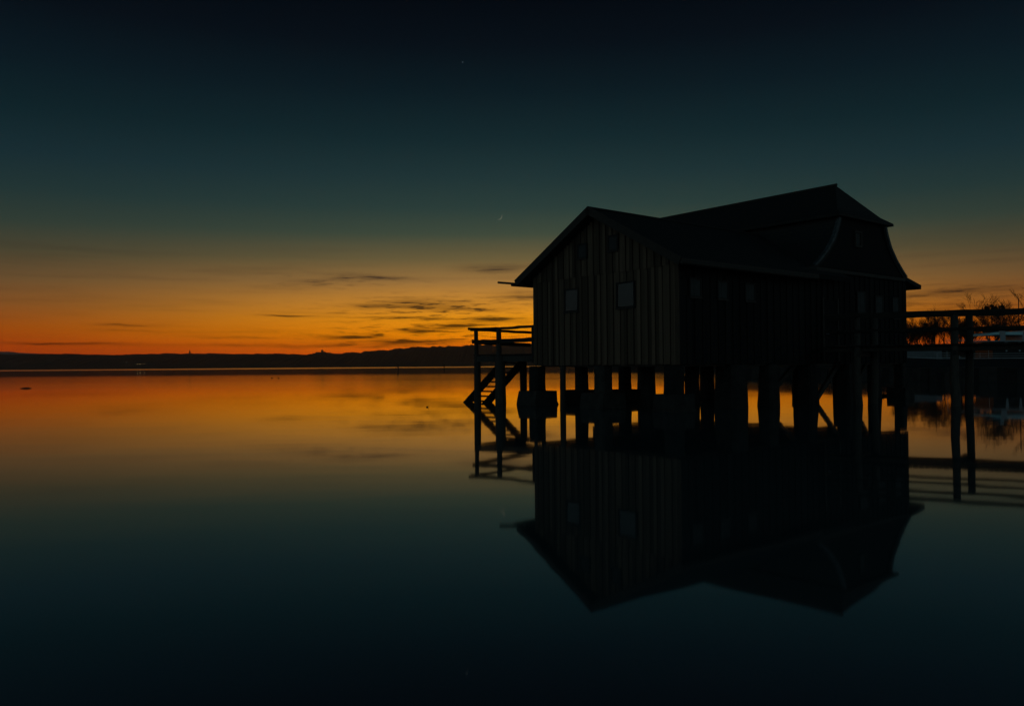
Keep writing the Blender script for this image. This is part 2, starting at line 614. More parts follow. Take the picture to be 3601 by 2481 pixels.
# snowy mountains very far behind the left end of the hills
MD = 26000.0
mtab = [(-17600, 395), (-16600, 405), (-16350, 430), (-16150, 452), (-16000, 420), (-15800, 418), (-15650, 450), (-15350, 462), (-15050, 452), (-14850, 418), (-14300, 395), (-13600, 360)]
vs, fs = [], []
mrnd = random.Random(8)
NM = 160
for i in range(NM + 1):
    x = -17600 + 4000 * i / NM
    h = interp(mtab, x) - .0079 * x + mrnd.uniform(-7, 7)
    for (dy, k) in ((0, 0.0), (900, .55), (2200, 1.0), (3800, .5)):
        vs.append((x * (1 + dy / MD), MD - 2200 + dy, h * k if k else -2))
for i in range(NM):
    for j in range(3):
        fs.append((i * 4 + j, (i + 1) * 4 + j, (i + 1) * 4 + j + 1, i * 4 + j + 1))
mountains = obj('mountains', vs, fs, M['mount'])
mountains['kind'] = 'structure'

# church with a pointed spire, on the hill crest left of centre
church = tag(empty('church', (-1474, HD + 440, 61)), 'tiny church with slender pointed spire on the far hill crest', 'church')
MB().box(-3, 3, -3, 3, 0, 10).build('tower', M['stone'], church)
MB().add([(-3.3, -3.3, 10), (3.3, -3.3, 10), (3.3, 3.3, 10), (-3.3, 3.3, 10), (0, 0, 23)], [(0, 1, 2, 3), (0, 1, 4), (1, 2, 4), (2, 3, 4), (3, 0, 4)]).build('spire', M['roof'], church)
MB().box(3.02, 14, -4, 4, 0, 4).build('nave', M['stone'], church)
MB().prism([(-4.4, 4.01), (4.4, 4.01), (0, 7)], 'x', 3.02, 14.3).build('nave_roof', M['roof'], church)

# hilltop castle: a keep and lower blocks
castle = tag(empty('castle', (-868, HD + 440, 60)), 'far hilltop castle with square tower between low wings', 'castle')
MB().box(-4.5, 4.5, -4, 4, 0, 17).build('keep', M['stone'], castle)
cr = MB()
for k in range(4):
    cr.box(-4.9 + k * 2.7, -3.2 + k * 2.7, -4.4, 4.4, 17.01, 18.6)
cr.build('battlement', M['stone'], castle)
MB().box(-30, -4.52, -5, 5, 0, 6).build('wing', M['stone'], castle)
MB().prism([(-5.3, 6.01), (5.3, 6.01), (0, 9)], 'x', -30.3, -4.52).build('wing_roof', M['roof'], castle)
MB().box(4.52, 14, -5, 5, 0, 8).build('wing', M['stone'], castle)
MB().prism([(-5.3, 8.01), (5.3, 8.01), (0, 11)], 'x', 4.52, 14.3).build('wing_roof', M['roof'], castle)
MB().box(-44, -31, -4, 4, -4, 4.0).build('outbuilding', M['stone'], castle)

# lit lamps along the far shore
lampm = emit('lamp_glow', (1.0, 0.66, 0.26), 2.2)
lampw = emit('lamp_glow_cool', (0.95, 0.9, 0.75), 0.9)
ico = bmesh.new()
bmesh.ops.create_icosphere(ico, subdivisions=1, radius=1.0)
ico_v = [tuple(v.co) for v in ico.verts]
ico_f = [tuple(v.index for v in f.verts) for f in ico.faces]
ico.free()
shore_y = HD - 70
for (px, z, rad, mm, lab) in [(-1473, 18.0, 1.1, lampm, 'brightest warm lamp on the dark far shore, leftmost of the close pair'),
                              (-1463, 18.0, .95, lampm, 'warm lamp on the dark far shore, right one of the close pair'),
                              (-1447, 18.0, .6, lampm, 'faint lamp on the far shore, right of the close pair'),
                              (-1517, 25.0, .8, lampw, 'pale lamp set higher on the far shore, left of the pair')]:
    L = tag(empty('shore_lamp', (px, shore_y, 0)), lab, 'lamp', 'lamps on the far shore')
    MB().tube([(0, 0, -0.5), (0, 0, z - rad)], [.16, .1], 6).build('lamp_post', M['steel'], L)
    obj('lamp_globe', [(a * rad, b * rad, c * rad + z) for a, b, c in ico_v], ico_f, mm, L)

# ------------------------------------------------------------------ the moon and a planet
phi0 = math.atan2(1130 - 1158, F)
MDIST = 9000.0
mdir = Vector((math.sin(phi0) * math.cos(R(10.65)), math.cos(phi0) * math.cos(R(10.65)), math.sin(R(10.65))))
mr_ = MDIST * math.tan(R(0.25))
vs, fs = [], []
NL = 24
for i in range(NL + 1):
    a = -math.pi / 2 + math.pi * i / NL
    for j, lon in enumerate((90, 80, 70, 60)):            # lit sliver of the sphere next to its limb
        lo = R(lon)
        vs.append((mr_ * math.cos(a) * math.sin(lo), -mr_ * math.cos(a) * math.cos(lo), mr_ * math.sin(a)))
for i in range(NL):
    for j in range(3):
        fs.append((i * 4 + j, (i + 1) * 4 + j, (i + 1) * 4 + j + 1, i * 4 + j + 1))
moon = obj('moon', vs, fs, emit('moonlight', (1.0, 0.93, 0.66), 0.22))
moon.matrix_world = Matrix.Translation(mdir * MDIST) @ mdir.to_track_quat('Y', 'Z').to_matrix().to_4x4() @ Matrix.Rotation(R(42), 4, 'Y')
tag(moon, 'thin crescent moon in the dusk sky left of the gable', 'moon')
pd = Vector(((1051 - 1158) / F, 1.0, 690 / F)).normalized()
star = obj('star', [tuple(pd * MDIST + Vector(v) * 5.5) for v in ico_v], ico_f, emit('starlight', (0.9, 0.95, 1.0), 0.26))
tag(star, 'single bright star high in the dark sky above the moon', 'star')

# ------------------------------------------------------------------ boathouse
# local frame: x runs along the long side wall away from the near corner, y along the front gable
HA = math.atan2(0.62, 0.78)
house = tag(empty('boathouse', (5.24, 25.0, 0), HA), 'dark timber boathouse on piles with weathered front gable and taller hipped rear wing', 'boathouse')
W, ZF, ZE = 7.0, 1.5, 4.80           # gable width, underside of the walls, eave height of walls
RZ = 6.94                             # front wing ridge
PITCH = (RZ - 4.75) / 4.05
XR = 11.3                             # ridge line of the rear wing
rnd = random.Random(11)


def roof_under(y):
    return RZ - 0.17 / math.cos(math.atan(PITCH)) - abs(y - 3.5) * PITCH


# --- walls (backing) with their boards as children
gable = MB().prism([(0.02, ZF + .02), (W - .02, ZF + .02), (W - .02, roof_under(W - .02) - .02), (3.5, roof_under(3.5) - .02), (0.02, roof_under(.02) - .02)], 'x', 0.03, 0.18).build('gable_wall', M['wall'], house)
# windows: (y0, y1, z0, z1) on the gable
GW = [(1.86, 2.59, 3.45, 4.22, 'blind'), (4.56, 5.22, 3.47, 4.20, 'blind'), (4.08, 4.46, 5.33, 5.75, 'dim_infill'), (2.56, 2.93, 5.42, 5.86, 'dim_infill')]
cube = MB().box(-.5, .5, -.5, .5, -.5, .5)
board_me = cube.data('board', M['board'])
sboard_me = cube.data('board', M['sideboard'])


def cut(z0, z1, holes):
    segs = [(z0, z1)]
    for (a, b) in holes:
        nxt = []
        for (s, e) in segs:
            if b <= s or a >= e:
                nxt.append((s, e))
            else:
                if a - s > .04:
                    nxt.append((s, a))
                if e - b > .04:
                    nxt.append((b, e))
        segs = nxt
    return segs


bw = 0.155
nb = int(W / bw)
bw = W / nb
for tier in (0, 1):
    for i in range(nb):
        y0, y1 = i * bw, (i + 1) * bw
        proud = (i % 2 == 0)
        top = min(roof_under(y0), roof_under(y1)) - 0.015
        if tier == 0:
            z0, z1 = ZF - rnd.uniform(0, .03), 4.70 + rnd.uniform(-.02, .02)
            z1 = min(z1, top)
        else:
            z0, z1 = 4.66 - rnd.uniform(0, .05), top
        if z1 - z0 < .08:
            continue
        holes = [(w[2], w[3]) for w in GW if w[0] < y1 - .02 and w[1] > y0 + .02]
        depth = -0.026 if proud else 0.014
        depth -= 0.032 * tier + rnd.uniform(0, .006)
        wd = bw * .86 if proud else bw + .0
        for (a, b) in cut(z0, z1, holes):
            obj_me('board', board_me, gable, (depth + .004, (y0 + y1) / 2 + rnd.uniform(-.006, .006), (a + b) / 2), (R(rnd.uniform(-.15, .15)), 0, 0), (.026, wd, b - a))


def window(name, u0, u1, z0, z1, side, fill, parent=house):
    """a framed window with glass, in the gable (side 'g', plane x) or the long wall (side 's', plane y)"""
    w = 0.06
    off = -.036 if side == 'g' and z0 > 4.7 else 0.0
    def bx(m, a0, a1, d0, d1, c0, c1):
        d0, d1 = d0 + off, d1 + off
        if side == 'g':
            m.box(d0, d1, a0, a1, c0, c1)
        else:
            m.box(a0, a1, d0, d1, c0, c1)
    fr = MB()
    bx(fr, u0 - w, u0, -.06, .03, z0 - w, z1 + w)
    bx(fr, u1, u1 + w, -.06, .03, z0 - w, z1 + w)
    bx(fr, u0, u1, -.06, .03, z1, z1 + w)
    bx(fr, u0, u1, -.06, .03, z0 - w, z0)
    win = fr.build('window', M['frame'], parent)
    sill = MB()
    bx(sill, u0 - .06, u1 + .06, -.09, -.062, z0 - w - .03, z0 - w + .02)
    sill.build('sill', M['trim'], win)
    if fill == 'dim_infill':  # boards added in place of glass, to keep sky reflections out
        for k in range(3):
            sm = MB()
            e0 = u0 + (u1 - u0) * (k + .02) / 3
            e1 = u0 + (u1 - u0) * (k + .98) / 3
            bx(sm, e0, e1, -.045 - .004 * (k % 2), -.02, z0 + .002, z1 - .002)
            sm.build('dim_infill_board', M['dim_infill'], win)
        return win
    g = MB()
    bx(g, u0 + .001, u1 - .001, -.040, -.036, z0 + .001, z1 - .001)
    g.build('pane', M['glass'], win)
    c = MB()
    bx(c, u0 + .002, u1 - .002, -.028, -.018, z0 + .002, z1 - .002)
    c.build('blind', M[fill], win)
    if fill == 'blind':
        return win
    b = MB()
    mid = (u0 + u1) / 2
    bx(b, mid - .012, mid + .012, -.055, -.042, z0, z1)
    b.build('glazing_bar', M['trim'], win)
    return win


for (a, b, c, d, fl) in GW:
    window('window', a, b, c, d, 'g', fl)

# --- long side wall (faces the jetty), one run under both wings
LX = 15.0
swall = MB().box(0.19, LX, 0.05, 0.18, ZF + .02, ZE).build('side_wall', M['wall'], house)
SW = [(.56, 1.04, 3.68, 4.2, 'dim_infill'), (1.99, 2.45, 3.68, 4.2, 'dim_infill'), (3.5, 3.96, 3.68, 4.2, 'dim_infill'), (10.95, 11.5, 3.55, 4.3, 'dim_infill'), (12.4, 12.95, 3.5, 4.2, 'dim_infill'), (13.85, 14.3, 3.4, 4.2, 'dim_infill')]
SD = (8.4, 9.4, 1.56, 3.9)
n2 = int(LX / .2)
w2 = LX / n2
for i in range(n2):
    x0, x1 = i * w2, (i + 1) * w2
    holes = [(w[2], w[3]) for w in SW if w[0] < x1 - .02 and w[1] > x0 + .02]
    if SD[0] < x1 - .02 and SD[1] > x0 + .02:
        holes.append((SD[2] - .2, SD[3]))
    top = ZE - .02 if x0 < 7.6 else 4.99
    d = (-.018 if i % 2 == 0 else .012) - rnd.uniform(0, .006)
    for (a, b) in cut(ZF - rnd.uniform(0, .03), top, holes):
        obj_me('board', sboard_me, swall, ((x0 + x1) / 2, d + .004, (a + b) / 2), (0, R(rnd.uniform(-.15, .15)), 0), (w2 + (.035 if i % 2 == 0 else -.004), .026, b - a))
for (a, b, c, d, fl) in SW:
    window('window', a, b, c, d, 's', fl)
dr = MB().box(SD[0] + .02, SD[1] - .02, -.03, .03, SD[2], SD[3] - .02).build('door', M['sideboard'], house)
MB().tube([(SD[0] + .14, -.05, 2.6), (SD[0] + .14, -.12, 2.6), (SD[0] + .26, -.12, 2.6)], .015, 6).build('handle', M['steel'], dr)
for (x0, x1, z0, z1) in ((SD[0] - .08, SD[0] + .02, SD[2], SD[3] + .08), (SD[1] - .02, SD[1] + .08, SD[2], SD[3] + .08)):
    MB().box(x0, x1, -.07, -.031, z0, z1).build('door_frame', M['trim'], dr)
# the other walls
MB().box(0.19, 8.0, W - .18, W - .05, ZF + .02, ZE - .02).build('rear_side_wall', M['wall'], house)
MB().box(LX - .18, LX - .05, 0.19, 12.0, ZF + .02, 4.99).build('end_wall', M['wall'], house)
MB().box(7.9, 8.02, W - .04, 12.0, ZF + .02, 4.99).build('end_wall', M['wall'], house)
MB().box(8.03, LX - .19, 11.85, 11.98, ZF + .02, 4.99).build('rear_side_wall', M['wall'], house)
MB().box(0.2, LX - .2, 0.2, W - .2, ZF + .03, ZF + .13).build('floor', M['deck'], house)
MB().box(8.05, LX - .2, W - .19, 11.8, ZF + .03, ZF + .13).build('floor', M['deck'], house)
# corner boards
for (x0, x1, y0, y1) in ((-.045, .0, -.045, .11), (.012, .12, -.05, -.022), (LX - .1, LX + .03, -.05, -.022), (-.05, -.024, W - .1, W + .03)):
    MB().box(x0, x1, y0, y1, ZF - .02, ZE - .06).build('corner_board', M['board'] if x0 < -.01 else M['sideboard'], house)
# sill beams under the walls
for (a, b) in (((.34, .3, 1.50), (.34, 6.9, 1.50)), ((.5, .32, 1.50), (LX - .2, .32, 1.50)), ((.5, 3.5, 1.50), (LX - .1, 3.5, 1.50)), ((.5, 6.7, 1.50), (LX - .2, 6.7, 1.50)), ((8.1, 10.6, 1.50), (LX - .1, 10.6, 1.50))):
    MB().bar(a, b, .26, .15).build('sill_beam', M['pile'], house)

# --- front wing roof
TH = 0.17


def slope_slab(m, x0, x1, ya, za, yb, zb, th):
    d = Vector((0, yb - ya, zb - za)).normalized()
    n = Vector((0, -d.z, d.y))
    if n.z < 0:
        n = -n
    o = n * th
    m.add([(x0, ya, za), (x1, ya, za), (x1, yb, zb), (x0, yb, zb), (x0, ya - o.y, za - o.z), (x1, ya - o.y, za - o.z), (x1, yb - o.y, zb - o.z), (x0, yb - o.y, zb - o.z)],
          [(0, 1, 2, 3), (7, 6, 5, 4), (0, 4, 5, 1), (2, 6, 7, 3), (0, 3, 7, 4), (1, 5, 6, 2)])


roof1 = None
for (ye, ) in ((-.55,), (7.55,)):
    m = MB()
    slope_slab(m, -.5, 9.6, 3.5 + (.002 if ye > 3 else -.002), RZ, ye, 4.75, TH)
    r_ = m.build('front_roof', M['roof'], house)
    # bargeboard on the gable edge
    b = MB()
    slope_slab(b, -.535, -.502, 3.5 + (.004 if ye > 3 else -.004), RZ + .03, ye * 1.0 + (-.03 if ye < 3 else .03), 4.75 + .012, .26)
    b.build('bargeboard', M['trim'], r_)
    f = MB().box(-.5, 7.2, ye - (.03 if ye < 3 else -.002), ye - (.002 if ye < 3 else -.03), 4.53, 4.74)
    f.build('fascia', M['trim'], r_)
    g = MB()
    ysg = ye + (-.10 if ye < 3 else .10)
    g.tube([(-.6, ysg, 4.60), (7.0, ysg, 4.58)], .065, 8)
    g.build('gutter', M['trim'], r_)
MB().prism([(3.3, RZ - .075), (3.5, RZ + .035), (3.7, RZ - .075), (3.5, RZ + .002)], 'x', -.53, 9.4).build('ridge_cap', M['trim'], house)
# pole sticking out to the left below the eave
MB().bar((-.35, 7.3, 4.60), (-.42, 8.72, 4.79), .09, .085).build('eave_pole', M['trim'], house)

# --- rear wing roof: bell-curved lower slopes, half-hipped top
prof = [(1.76, 7.36), (1.86, 7.07), (1.99, 6.76), (2.25, 6.31), (2.72, 5.82), (3.2, 5.44), (3.62, 5.15), (4.95, 4.88)]
Y0, Y1 = -.14, 12.14


def curved_slope(sign):
    m = MB()
    n = len(prof)
    out = [(XR + sign * h, z) for h, z in prof]
    inn = [(XR + sign * (h - .16), z - .13) for h, z in prof]
    inn[-1] = (XR + sign * 4.93, 4.70)
    vs = []
    for yy in (Y0, Y1):
        vs += [(x, yy, z) for x, z in out] + [(x, yy, z) for x, z in inn]
    fs = []
    for i in range(n - 1):
        fs.append((i, i + 1, 2 * n + i + 1, 2 * n + i))
        fs.append((n + i, n + i + 1, 3 * n + i + 1, 3 * n + i))
        fs.append((i, i + 1, n + i + 1, n + i))
        fs.append((2 * n + i, 2 * n + i + 1, 3 * n + i + 1, 3 * n + i))
    fs.append((n - 1, 2 * n - 1, 4 * n - 1, 3 * n - 1))
    fs.append((0, n, 3 * n, 2 * n))
    m.add(vs, fs)
    o = m.build('rear_roof_slope', M['roof'], house)
    # zinc strip along the verge
    s = MB()
    k = len(prof) - 1
    vv, ff = [], []
    for i in range(k):
        h, z = prof[i]
        for (dh, yy) in ((-.01, Y0 - .03), (.05, Y0 - .03), (.05, Y0 + .10), (-.01, Y0 + .10)):
            vv.append((XR + sign * (h + dh + (-.10 if yy < Y0 and dh < 0 else 0)), yy, z + .012))
    for i in range(k - 1):
        for q in range(4):
            ff.append((i * 4 + q, i * 4 + (q + 1) % 4, (i + 1) * 4 + (q + 1) % 4, (i + 1) * 4 + q))
    s.add(vv, ff).build('verge_flashing', M['flash'], o)
    return o


curved_slope(-1)
curved_slope(1)
# clad gable ends between the curved verges, swept out at the foot
for (yb, sg) in ((0.0, -1), (12.0, 1)):
    vs, fs = [], []
    sweep = [0.045, .05, .055, .065, .08, .095, .11]
    for (h, z), s_ in zip(prof[:7], sweep):
        for xx in (XR - h + .17, XR + h - .17):
            vs.append((xx, yb + sg * s_, z - .02))
    k = len(vs)
    for (h, z), s_ in zip(prof[:7], sweep):
        for xx in (XR - h + .17, XR + h - .17):
            vs.append((xx, yb + sg * s_ - sg * .12, z - .02))
    for i in range(6):
        fs += [(2 * i, 2 * i + 1, 2 * i + 3, 2 * i + 2), (k + 2 * i, k + 2 * i + 1, k + 2 * i + 3, k + 2 * i + 2), (2 * i, 2 * i + 2, k + 2 * i + 2, k + 2 * i), (2 * i + 1, 2 * i + 3, k + 2 * i + 3, k + 2 * i + 1)]
    fs += [(0, 1, k + 1, k), (12, 13, k + 13, k + 12)]
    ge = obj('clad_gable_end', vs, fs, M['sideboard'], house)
    MB().box(XR - 3.5, XR + 3.5, yb + sg * .13 - .012, yb + sg * .13 + .012, 4.96, 5.1).build('drip_board', M['trim'], ge)
aw = MB().box(XR - .62, XR - .55, -.14, -.02, 6.1, 6.75).box(XR - .17, XR - .10, -.14, -.02, 6.1, 6.75).box(XR - .55, XR - .17, -.14, -.02, 6.68, 6.75).box(XR - .55, XR - .17, -.14, -.02, 6.1, 6.17).build('window', M['trim'], house)
for k in range(2):
    MB().box(XR - .549 + k * .19, XR - .361 + k * .19, -.075 - .004 * k, -.05, 6.171, 6.679).build('dim_infill_board', M['dim_infill'], aw)  # added boards here too, so no glass mirrors the sky
# hipped cap
cy0, cy1, ch, cz = -.32, 12.32, 2.14, 7.26
rz2, ry0, ry1 = 8.83, 1.02, 10.98
vs = [(XR - ch, cy0, cz), (XR + ch, cy0, cz), (XR + ch, cy1, cz), (XR - ch, cy1, cz), (XR, ry0, rz2), (XR, ry1, rz2)]
kh, ky, kz = ch * .80, .34, cz + .26          # slight kick at the eaves
vs += [(XR - kh, cy0 + ky, kz), (XR + kh, cy0 + ky, kz), (XR + kh, cy1 - ky, kz), (XR - kh, cy1 - ky, kz)]
fs = [(0, 1, 7, 6), (1, 2, 8, 7), (2, 3, 9, 8), (3, 0, 6, 9), (6, 7, 4), (7, 8, 5, 4), (8, 9, 5), (9, 6, 4, 5)]
b = len(vs)
vs += [(XR - ch, cy0, cz - .1), (XR + ch, cy0, cz - .1), (XR + ch, cy1, cz - .1), (XR - ch, cy1, cz - .1)]
fs += [(0, 1, b + 1, b), (1, 2, b + 2, b + 1), (2, 3, b + 3, b + 2), (3, 0, b, b + 3), (b, b + 1, b + 2, b + 3)]
cap = obj('rear_roof_cap', vs, fs, M['roof'], house)
rc = MB()
rc.tube([(XR, ry0 - .05, rz2 + .02), (XR, ry1 + .05, rz2 + .02)], .06, 6)
rc.build('ridge_cap', M['trim'], cap)

# --- columns, pedestals and posts under the house
def column(x, y, wtop, wbot, ped=None, lean=(0, 0)):
    m = MB()
    pts = []
    n = 8
    vs, fs = [], []
    lv = [(-1.6, 1.02), (0.0, 1.0), (.35, .9), (.8, .72), (1.46, .6)]
    for (z, k) in lv:
        k2 = (k - .6) / .4
        hw = (wtop + (wbot - wtop) * max(0, k2)) / 2
        c = hw * .72
        ox = x + lean[0] * (1.24 - z) + rnd.uniform(-.012, .012)
        oy = y + lean[1] * (1.24 - z) + rnd.uniform(-.012, .012)
        for (a, b_) in ((hw, c), (c, hw), (-c, hw), (-hw, c), (-hw, -c), (-c, -hw), (c, -hw), (hw, -c)):
            vs.append((ox + a, oy + b_, z))
    for i in range(len(lv) - 1):
        for k in range(8):
            fs.append((i * 8 + k, i * 8 + (k + 1) % 8, (i + 1) * 8 + (k + 1) % 8, (i + 1) * 8 + k))
    fs += [tuple(range(7, -1, -1)), tuple(range((len(lv) - 1) * 8, len(lv) * 8))]
    o = obj('pile', vs, fs, M['concrete'], house)
    if ped:
        pw, ph = ped
        vs = []
        for (z, k) in ((-1.5, 1.04), (.0, 1.03), (.12, 1.015), (ph - .02, .955), (ph, .94)):
            h = pw / 2 * k
            j = [rnd.uniform(-.025, .025) for _ in range(8)]
            vs += [(x - h + j[0], y - h + j[1], z), (x + h + j[2], y - h + j[3], z), (x + h + j[4], y + h + j[5], z), (x - h + j[6], y + h + j[7], z)]
        fs = [(0, 1, 2, 3), (16, 17, 18, 19)]
        for i in range(4):
            for k in range(4):
                fs.append((i * 4 + k, i * 4 + (k + 1) % 4, (i + 1) * 4 + (k + 1) % 4, (i + 1) * 4 + k))
        obj('pedestal', vs, fs, M['concrete'], o)
    return o


fx = [.08, 3.08, 5.26, 7.75, 10.5, 12.79, 15.05]
bx_ = [.06, 2.38, 4.90, 7.45, 10.0, 12.3, 14.9]
for i in range(7):
    for j, y in enumerate((.28, 3.42, 6.64)):
        if j == 0:
            x = fx[i]
            ped = {0: (.95, .55), 6: (.82, .40)}.get(i)
            wt_, wb_ = (.50, .56) if i == 0 else (.84, .92) if i == 1 else (.52, .64) if i < 5 else (.40, .46)
        else:
            x = bx_[i]
            if i < 3 and j == 2:
                y = 6.95
            if i == 6 and j == 1:
                y = 3.0
            ped = {(0, 1): (1.1, .52), (0, 2): (1.1, .52), (1, 2): (1.2, .50), (2, 2): (.95, .46)}.get((i, j))
            wt_, wb_ = (.50, .54) if i == 0 else (.42, .48)
        column(x, y, wt_, wb_, ped, (rnd.uniform(-.02, .02), rnd.uniform(-.02, .02)))
    if i > 3:
        column(bx_[i], 10.6, .40, .46, None)
MB().tube([(.07, 5.52, -1.5), (.06, 5.5, 0), (.05, 5.48, 1.46)], [.12, .115, .105], 10).build('post', M['pile'], house)
# diagonal braces between the columns
for (a, b) in (((5.5, .5, .3), (7.3, .5, 1.45)), ((8.3, .42, -.15), (10.2, .42, 1.45)), ((10.95, .42, -.1), (12.4, .42, 1.45)), ((9.6, 6.6, 0.0), (7.8, 6.6, 1.2))):
    MB().bar(a, b, .12, .17).build('brace', M['pile'], house)

# ------------------------------------------------------------------ landing with steps, left of the gable
land = tag(empty('landing', (-1.58, 32.0, 0)), 'railed timber landing with steps down to the water, left of the gable', 'landing')


def L(x, y, z):
    return (x + 1.58, y - 32.0, z)


def post(parent, name, x, y, segs, n=10, mat='pile'):
    return MB().tube([L(x + dx, y, z) for (dx, z, r) in segs], [r for (_, _, r) in segs], n).build(name, M[mat], parent)


post(land, 'post', -1.43, 31.95, [(.05, -1.4, .15), (.04, 0, .145), (.03, 1.9, .13), (.0, 1.97, .085), (-.01, 2.96, .082)])
post(land, 'post', -.52, 31.55, [(.10, -1.4, .225), (.06, 0, .22), (.04, 1.85, .19), (.0, 1.97, .105), (0, 2.98, .10)])
post(land, 'post', .44, 33.1, [(.02, -1.4, .12), (.0, 0, .12), (-.01, 1.75, .11)])
post(land, 'post', .55, 34.9, [(.02, -1.4, .1), (.0, 0, .1), (0, 1.7, .09)])
post(land, 'post', .80, 30.55, [(.0, 1.6, .05), (0, 2.98, .05)])
RT = 2.97
for (a, b, w, h) in ((L(-1.75, 32.05, RT), L(-.45, 31.55, RT), .14, .10), (L(-.50, 31.53, RT - .005), L(.92, 30.55, RT + .03), .14, .095),
                     (L(-1.62, 31.95, RT - .02), L(.85, 35.3, RT - .02), .12, .11)):
    MB().rail(a, b, w, h, rnd).build('top_rail', M['deck'], land)
# side boards below the rail
for (a, b) in ((L(-1.60, 31.83, 2.45), L(-.52, 31.40, 2.45)), (L(-.50, 31.38, 2.455), L(.86, 30.46, 2.49)), (L(-1.5, 32.15, 2.43), L(.82, 35.25, 2.40))):
    MB().rail(a, b, .04, .16, rnd).build('side_board', M['deck'], land)
for (a, b) in ((L(-1.50, 31.92, 1.76), L(-.40, 31.5, 1.76)), (L(-.36, 31.46, 1.76), L(.80, 30.75, 1.76)), (L(-1.36, 32.1, 1.76), L(.7, 34.9, 1.76))):
    MB().bar(a, b, .12, .22).build('deck_beam', M['pile'], land)
# deck planks
A0, A1 = Vector((-1.55, 31.9)), Vector((.86, 30.75))
B0, B1 = Vector((.45, 34.95)), Vector((2.05, 32.35))
pn = 18
for i in range(pn):
    k0, k1 = (i + .04) / pn, (i + .96) / pn
    q = [A0.lerp(B0, k0), A1.lerp(B1, k0), A1.lerp(B1, k1), A0.lerp(B0, k1)]
    vs = [L(v.x, v.y, z) for z in (1.90, 1.945 + rnd.uniform(-.006, .006)) for v in q]
    obj('plank', vs, [(0, 3, 2, 1), (4, 5, 6, 7), (0, 1, 5, 4), (1, 2, 6, 5), (2, 3, 7, 6), (3, 0, 4, 7)], M['deck'], land)
# steps
VX = Vector((.78, .62))
foot1, foot2 = Vector((-1.83, 32.75)), Vector((-1.02, 32.15))
strs = []
for fpt in (foot1, foot2):
    top = fpt + VX * 1.95
    strs.append((fpt, top))
    MB().bar(L(fpt.x - VX.x * .25, fpt.y - VX.y * .25, -.22), L(top.x, top.y, 1.72), .08, .30).build('stringer', M['pile'], land)
for i in range(9):
    k = (i + .2) / 9
    a = strs[0][0].lerp(strs[0][1], k)
    b_ = strs[1][0].lerp(strs[1][1], k)
    z = k * 1.72 + .02
    MB().bar(L(a.x, a.y, z), L(b_.x, b_.y, z), .22, .06).build('tread', M['deck'], land)

# ------------------------------------------------------------------ jetty on the right
JA = math.atan2(-.46, .89)
jetty = tag(empty('jetty', (15.0, 27.0, -.12), JA), 'railed timber jetty on tall posts leading right from the boathouse', 'jetty')
JW = 1.42
jx0, jx1 = -4.1, 11.0
for k in range(-1, 4):
    x = 3.05 * k
    ln = rnd.uniform(-.02, .03)
    MB().tube([(x + .05 + ln, -.05, -1.5), (x + .03 + ln, -.04, 0), (x - .01, -.02, 1.2), (x + .02, .0, 2.0), (x + .02, 0, 3.28)], [.165, .155, .14, .125, .118], 12).build('post', M['pile'], jetty, True)
    x += .5
    MB().tube([(x - .02, JW + .02, -1.5), (x - .03, JW + .02, 0), (x + ln, JW, 1.2), (x + .02, JW, 2.0), (x + .02, JW, 3.26)], [.15, .14, .13, .125, .12], 12).build('post', M['pile'], jetty, True)
    MB().bar((x - .5, -.25, 1.93), (x - .1, JW + .25, 1.93), .14, .16).build('cross_beam', M['pile'], jetty)
for y in (0.0, JW):
    yy = y - .16 if y == 0 else y + .16
    MB().rail((jx0, yy, 3.30), (jx1, yy + .02, 3.30), .06, .13, rnd, 24, .016).build('top_rail', M['deck'], jetty)
    MB().rail((jx0, yy, 2.74), (jx1, yy, 2.74), .05, .09, rnd, 24, .016).build('mid_rail', M['deck'], jetty)
    MB().bar((jx0, y + (.18 if y == 0 else -.18), 2.10), (jx1, y + (.18 if y == 0 else -.18), 2.10), .14, .17).build('deck_beam', M['pile'], jetty)
pl_me = MB().box(-.085, .085, -.22, JW + .22, 2.19, 2.235).data('plank', M['deck'])
npl = int((jx1 - jx0) / .185)
for i in range(npl):
    obj_me('plank', pl_me, jetty, (jx0 + .1 + i * .185, rnd.uniform(-.015, .015), rnd.uniform(-.006, .006)), (0, 0, R(rnd.uniform(-.4, .4))))

# ------------------------------------------------------------------ posts, logs and ducks on the water
def lake_post(x, y, h, r, lab, cap=True):
    o = empty('mooring_post', (x, y, 0))
    MB().tube([(0, 0, -2), (.02, 0, h * .5), (.0, 0, h)], [r * 1.1, r, r * .9], 10).build('shaft', M['pile'], o, True)
    MB().tube([(0, 0, h + .002), (0, 0, h + r * .8)], [r * .95, r * .25], 10).build('tip', M['pile'], o)
    tag(o, lab, 'post')
    return o


lake_post(-25.8, 180.0, 1.75, .15, 'dark mooring post standing in open water left of the landing')
lake_post(-34.2, 400.0, 2.0, .28, 'distant short mooring post on the horizon, just left of the landing')
lake_post(14.1, 40.0, .66, .075, 'thin stake in the water seen between the piles under the boathouse')


def logobj(x, y, ln, r, rz, lab):
    m = MB()
    pts = [(-ln / 2, 0, .0), (-ln / 4, .05, .03), (0, -.02, .05), (ln / 4, .03, .04), (ln / 2, .1, .01)]
    m.tube(pts, [r * .5, r * .9, r, r * .9, r * .4], 8)
    m.tube([(ln * .12, 0, .03), (ln * .2, .15, r * 2.2)], [r * .35, r * .15], 6)
    o = m.build('driftwood_log', M['pile'], None, True)
    o.location = (x, y, 0)
    o.rotation_euler = (0, 0, rz)
    tag(o, lab, 'log')


